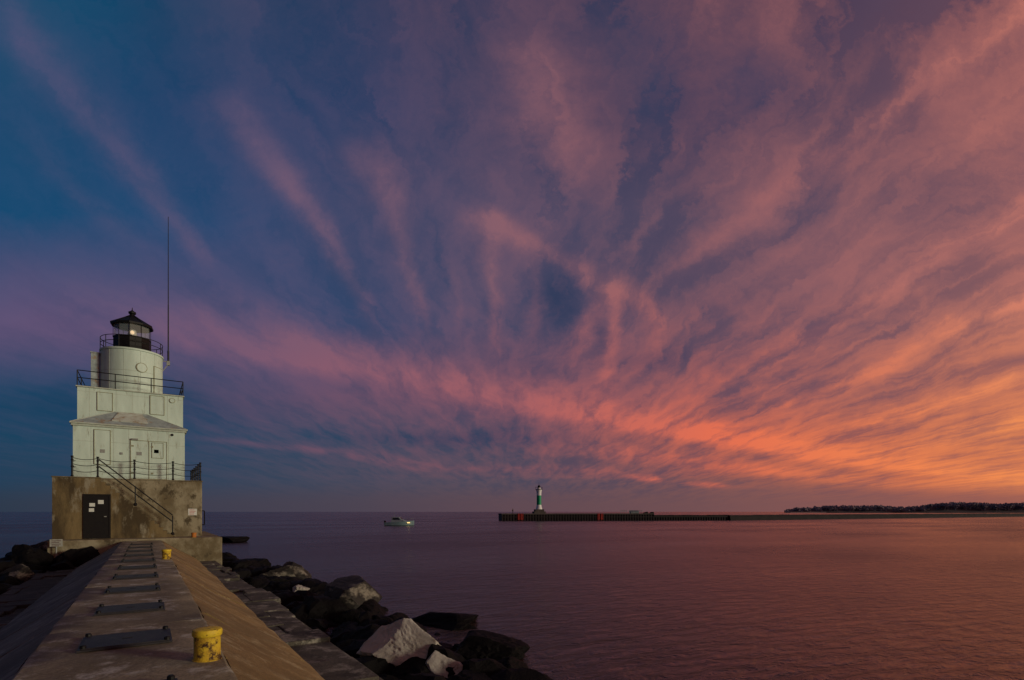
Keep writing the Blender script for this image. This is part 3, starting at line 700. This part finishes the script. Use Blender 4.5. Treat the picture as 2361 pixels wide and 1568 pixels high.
wx=t.m('MULTIPLY',t.m('SUBTRACT',sp.outputs[0],.5),fade); wy=t.m('MULTIPLY',t.m('SUBTRACT',sp.outputs[1],.5),fade)
X=t.m('MULTIPLY_ADD',wx,145.,X0); Y=t.m('MULTIPLY_ADD',wy,125.,Y0)
Xs=t.m('MULTIPLY_ADD',wx,105.,X0); Ys=t.m('MULTIPLY_ADD',wy,80.,Y0)
xn=t.m('DIVIDE',X,2361.0); yn=t.m('DIVIDE',Y,1568.0); xns=t.m('DIVIDE',Xs,2361.0); yns=t.m('DIVIDE',Ys,1568.0)
rows=[
(1178,[(0,(42,58,78)),(400,(55,62,82)),(800,(76,70,85)),(1200,(98,77,85)),(1600,(118,84,87)),(2000,(132,87,85)),(2361,(150,92,82))]),
(1100,[(0,(28,60,86)),(400,(42,64,88)),(800,(62,70,90)),(1200,(84,75,90)),(1500,(104,78,86)),(1800,(134,86,80)),(2100,(184,100,76)),(2361,(216,120,78))]),
(1010,[(0,(22,64,92)),(400,(28,65,93)),(600,(40,68,95)),(900,(50,70,95)),(1200,(78,72,92)),(1400,(124,82,88)),(1700,(172,95,82)),(2000,(170,95,82)),(2361,(212,122,82))]),
(910,[(0,(26,68,100)),(200,(34,68,101)),(450,(66,72,103)),(700,(92,76,103)),(900,(102,78,101)),(1200,(106,76,96)),(1500,(122,82,92)),(1800,(132,86,92)),(2100,(154,95,90)),(2361,(194,112,86))]),
(750,[(0,(90,76,112)),(300,(90,78,113)),(500,(78,76,110)),(700,(50,72,110)),(900,(52,70,106)),(1100,(76,75,103)),(1300,(76,72,99)),(1500,(94,77,96)),(1700,(112,82,96)),(2000,(128,88,96)),(2361,(168,106,96))]),
(500,[(0,(15,73,112)),(250,(26,73,113)),(500,(36,71,112)),(700,(54,70,107)),(900,(62,70,103)),(1200,(78,73,100)),(1500,(88,75,96)),(1700,(94,76,95)),(2000,(108,81,95)),(2361,(144,94,96))]),
(250,[(0,(30,72,109)),(200,(28,69,107)),(350,(20,64,104)),(600,(40,64,102)),(850,(38,60,98)),(1050,(60,63,94)),(1250,(80,70,95)),(1450,(60,56,84)),(1700,(66,59,85)),(1900,(86,68,87)),(2361,(122,82,91))]),
(0,[(0,(18,73,105)),(200,(6,72,107)),(400,(22,62,97)),(800,(42,58,92)),(1000,(55,58,88)),(1200,(70,62,88)),(1500,(56,54,80)),(1800,(70,58,80)),(2100,(88,63,81)),(2361,(106,71,83))]),
(-700,[(0,(30,50,72)),(1200,(60,58,70)),(2361,(80,62,70))])]
base=None; py_=None
for yy,st_ in rows:
    r_=t.ramp(xn,[(p_/2361,lin(c)) for p_,c in st_],'B_SPLINE' if len(st_)>3 else 'LINEAR')
    base=r_ if base is None else t.mix(t.mr(Y,float(py_),float(yy)),base,r_)
    py_=yy
clo=t.ramp(xn,[(0,lin((114,82,114))),(.25,lin((144,90,108))),(.5,lin((178,97,98))),(.7,lin((238,114,80))),(.88,lin((246,134,80))),(1,lin((252,150,84)))])
chi=t.ramp(xn,[(0,lin((84,82,118))),(.25,lin((114,90,114))),(.45,lin((140,97,108))),(.62,lin((162,102,103))),(.8,lin((172,106,103))),(1,lin((210,126,108)))])
cloud=t.mix(t.mr(Y,1000.,650.),clo,chi)
upp=t.m('ADD',up,.07); uu=t.m('DIVIDE',rt,upp); vv=t.m('DIVIDE',fwd,upp)
uu2=t.m('MULTIPLY_ADD',sp.outputs[2],.40,uu)
nA=t.noise(t.comb(t.m('MULTIPLY',uu2,2.6),t.m('MULTIPLY',vv,.6)),1.0,6,.58,.3)
nB=t.noise(t.comb(t.m('MULTIPLY',uu2,8.0),t.m('MULTIPLY',vv,1.7)),1.0,5,.60,.4)
nC=t.noise(ab,3.4,8,.67,.35)
streak=t.m('ADD',t.m('MULTIPLY',nA,.36),t.m('ADD',t.m('MULTIPLY',nB,.32),t.m('MULTIPLY',nC,.32)))
def ribbon(axis,pts,below=1.0,soft=False):
    XX,YY,xx,yy=(Xs,Ys,xns,yns) if soft else (X,Y,xn,yn)
    prm,oth=(xx,YY) if axis=='x' else (yy,XX)
    sc,so_=(2361.,1568.) if axis=='x' else (1568.,2361.)
    st_=[(min(1,max(0,q[0]/sc)),(max(0,q[1]/so_),q[2]/200.,q[3])) for q in pts]
    r_=t.ramp(prm,st_,'B_SPLINE' if len(pts)>6 else 'LINEAR'); s2=t.n.new('ShaderNodeSeparateColor'); t.l.new(r_,s2.inputs[0])
    df=t.m('SUBTRACT',oth,t.m('MULTIPLY',s2.outputs[0],so_)); 
    df=t.m('DIVIDE',df,t.m('MULTIPLY',s2.outputs[1],200.))
    if below!=1.0:
        df=t.m('MULTIPLY',df,t.mr(df,-.3,.3,1.0,below))
    g_=t.m('POWER',.3679,t.m('MULTIPLY',df,df))
    return t.m('MULTIPLY',g_,s2.outputs[2])
acc=None
for ax_,pts,bl_,sf in [
 ('x',[(0,735,125,.6),(200,750,115,.7),(400,775,95,.8),(600,800,78,.9),(800,838,66,.95),(1000,885,58,.85),(1200,930,50,.85),(1400,965,42,1),(1600,1000,40,1),(1800,1040,36,1),(2000,1068,34,.95),(2200,1092,30,.8),(2361,1105,28,.6)],2.0,True),
 ('x',[(440,1010,9,0),(520,1022,8,.22),(760,1038,9,.20),(960,1085,8,.22),(1040,1092,8,0)],1,True),
 ('x',[(800,1036,7,0),(880,1045,8,.22),(960,1072,8,.22),(1100,1085,10,.15),(1300,1082,12,.3),(1450,1095,10,.3),(1700,1090,10,0)],1,True),
 ('x',[(1440,1100,5,0),(1475,1103,6,1),(1515,1107,8,1),(1528,1107,4,0),(1570,1112,4,0),(1620,1116,7,.8),(1660,1120,6,.6),(1685,1124,4,0)],1,True),
 ('x',[(1200,1040,18,0),(1450,1045,22,.45),(1750,1085,18,.6),(2050,1112,14,.45),(2361,1125,14,.3)],1,True),
 ('y',[(200,500,60,0),(270,545,52,.6),(400,645,48,.7),(520,730,34,.85),(650,815,24,.7),(740,860,20,.25),(800,880,20,0)],1,True),
 ('y',[(310,850,65,0),(390,872,56,.65),(450,905,40,.62),(560,932,20,.5),(700,970,15,.4),(800,1000,15,0)],1,True),
 ('y',[(480,1100,50,0),(525,1130,40,.55),(600,1128,15,.48),(780,1145,15,.38),(840,1155,14,0)],1,True),
 ('y',[(540,1235,25,0),(620,1232,16,.3),(740,1230,13,.3),(820,1230,12,0)],1,True),
 ('y',[(580,1040,16,0),(640,1045,12,.25),(800,1060,12,0)],1,True),
 ('y',[(0,0,55,.55),(100,60,65,.7),(250,180,65,.6),(400,320,50,.5),(560,440,26,.55),(640,500,20,0)],1,True),
 ('y',[(250,20,40,0),(380,110,40,.3),(520,260,40,.3),(640,380,30,0)],1,True),
 ('x',[(1050,505,25,0),(1130,518,30,.55),(1250,572,22,.6),(1350,640,32,.78),(1440,680,38,.75),(1540,740,30,0)],1,True),
 ('y',[(620,1440,40,0),(670,1410,34,.7),(760,1345,24,.7),(860,1310,22,0)],1,True),
 ('y',[(680,1425,20,0),(740,1418,16,.7),(820,1395,14,.6),(900,1390,22,.5),(980,1380,20,0)],1,True),
 ('y',[(640,1460,20,0),(700,1500,24,.5),(760,1510,24,.35),(840,1500,18,0)],1,False),
 ('y',[(60,1200,60,0),(180,1240,70,.6),(320,1285,65,.55),(480,1360,60,0)],1,False),
 ('x',[(1440,740,16,0),(1600,590,28,.45),(1740,480,36,.38),(1920,350,40,.3),(2200,140,50,.35),(2361,20,60,.4)],1,False),
 ('x',[(1560,900,12,0),(1850,780,20,.4),(2100,640,24,.4),(2361,470,30,.45)],1,False),
 ('x',[(1700,960,12,0),(1950,880,18,.55),(2361,700,24,.5)],1,False),
 ('x',[(1850,1000,12,0),(2100,950,18,.6),(2361,860,22,.6)],1,True),
 ('x',[(1950,1040,10,0),(2150,1020,14,.6),(2361,970,20,.65)],1,True),
 ]:
    g_=ribbon(ax_,pts,bl_,sf); acc=g_ if acc is None else t.m('ADD',acc,g_)
rib=t.m('MULTIPLY',acc,t.mr(streak,.40,.58,.32,1.10))
wst=t.mr(X,300.,1800.,.17,.72)
cir=t.m('MULTIPLY',t.mr(streak,.435,.625,0.,1.),wst)
cir=t.m('MULTIPLY',cir,t.mr(Y,1130.,1000.,.10,1.))
tot=t.m('ADD',rib,cir,clamp=True)
def blob(x,y,rx,ry,k):
    u=t.m('DIVIDE',t.m('SUBTRACT',X,float(x)),float(rx)); v=t.m('DIVIDE',t.m('SUBTRACT',Y,float(y)),float(ry))
    return t.m('MULTIPLY',t.m('POWER',.3679,t.m('ADD',t.m('MULTIPLY',u,u),t.m('MULTIPLY',v,v))),float(k))
dk=t.m('ADD',blob(1470,190,110,160,.8),t.m('ADD',blob(1285,700,50,70,.65),t.m('ADD',blob(1385,780,22,40,.5),t.m('ADD',blob(1050,1010,260,20,.5),t.m('ADD',blob(1730,190,120,90,.5),t.m('ADD',blob(1500,830,120,25,.4),blob(230,935,360,55,.6)))))))
gapn=t.m('MULTIPLY',t.mr(streak,.53,.37,0.,1.),t.mr(X,300.,1500.,.18,.56))
gap=t.m('ADD',dk,gapn,clamp=True)
gcol=t.ramp(xn,[(0,lin((12,58,88))),(.5,lin((44,58,88))),(.8,lin((72,64,90))),(1,lin((104,78,92)))])
col=t.mix(gap,base,gcol)
tot=t.m('MULTIPLY',tot,t.m('SUBTRACT',1.0,t.m('MULTIPLY',dk,.7)),clamp=True)
col=t.mix(t.m('MULTIPLY',tot,.82),col,cloud)
hz=t.ramp(xn,[(0,lin((44,56,74))),(.35,lin((74,66,80))),(.65,lin((110,78,82))),(1,lin((150,92,82)))])
col=t.mix(t.mr(Y0,1105.,1170.,0.,.9,True),col,hz)
sky=t.n.new('ShaderNodeTexSky'); sky.sky_type='NISHITA'; sky.sun_disc=False; sky.sun_elevation=math.asin(sd.z); sky.sun_rotation=math.atan2(sd.x,sd.y)
col=t.mix(1.0,col,t.mix(1.0,sky.outputs[0],(.0008,.0008,.0008,1),'MULTIPLY'),'ADD')
t.l.new(col,bg.inputs['Color']); bg.inputs['Strength'].default_value=1.0
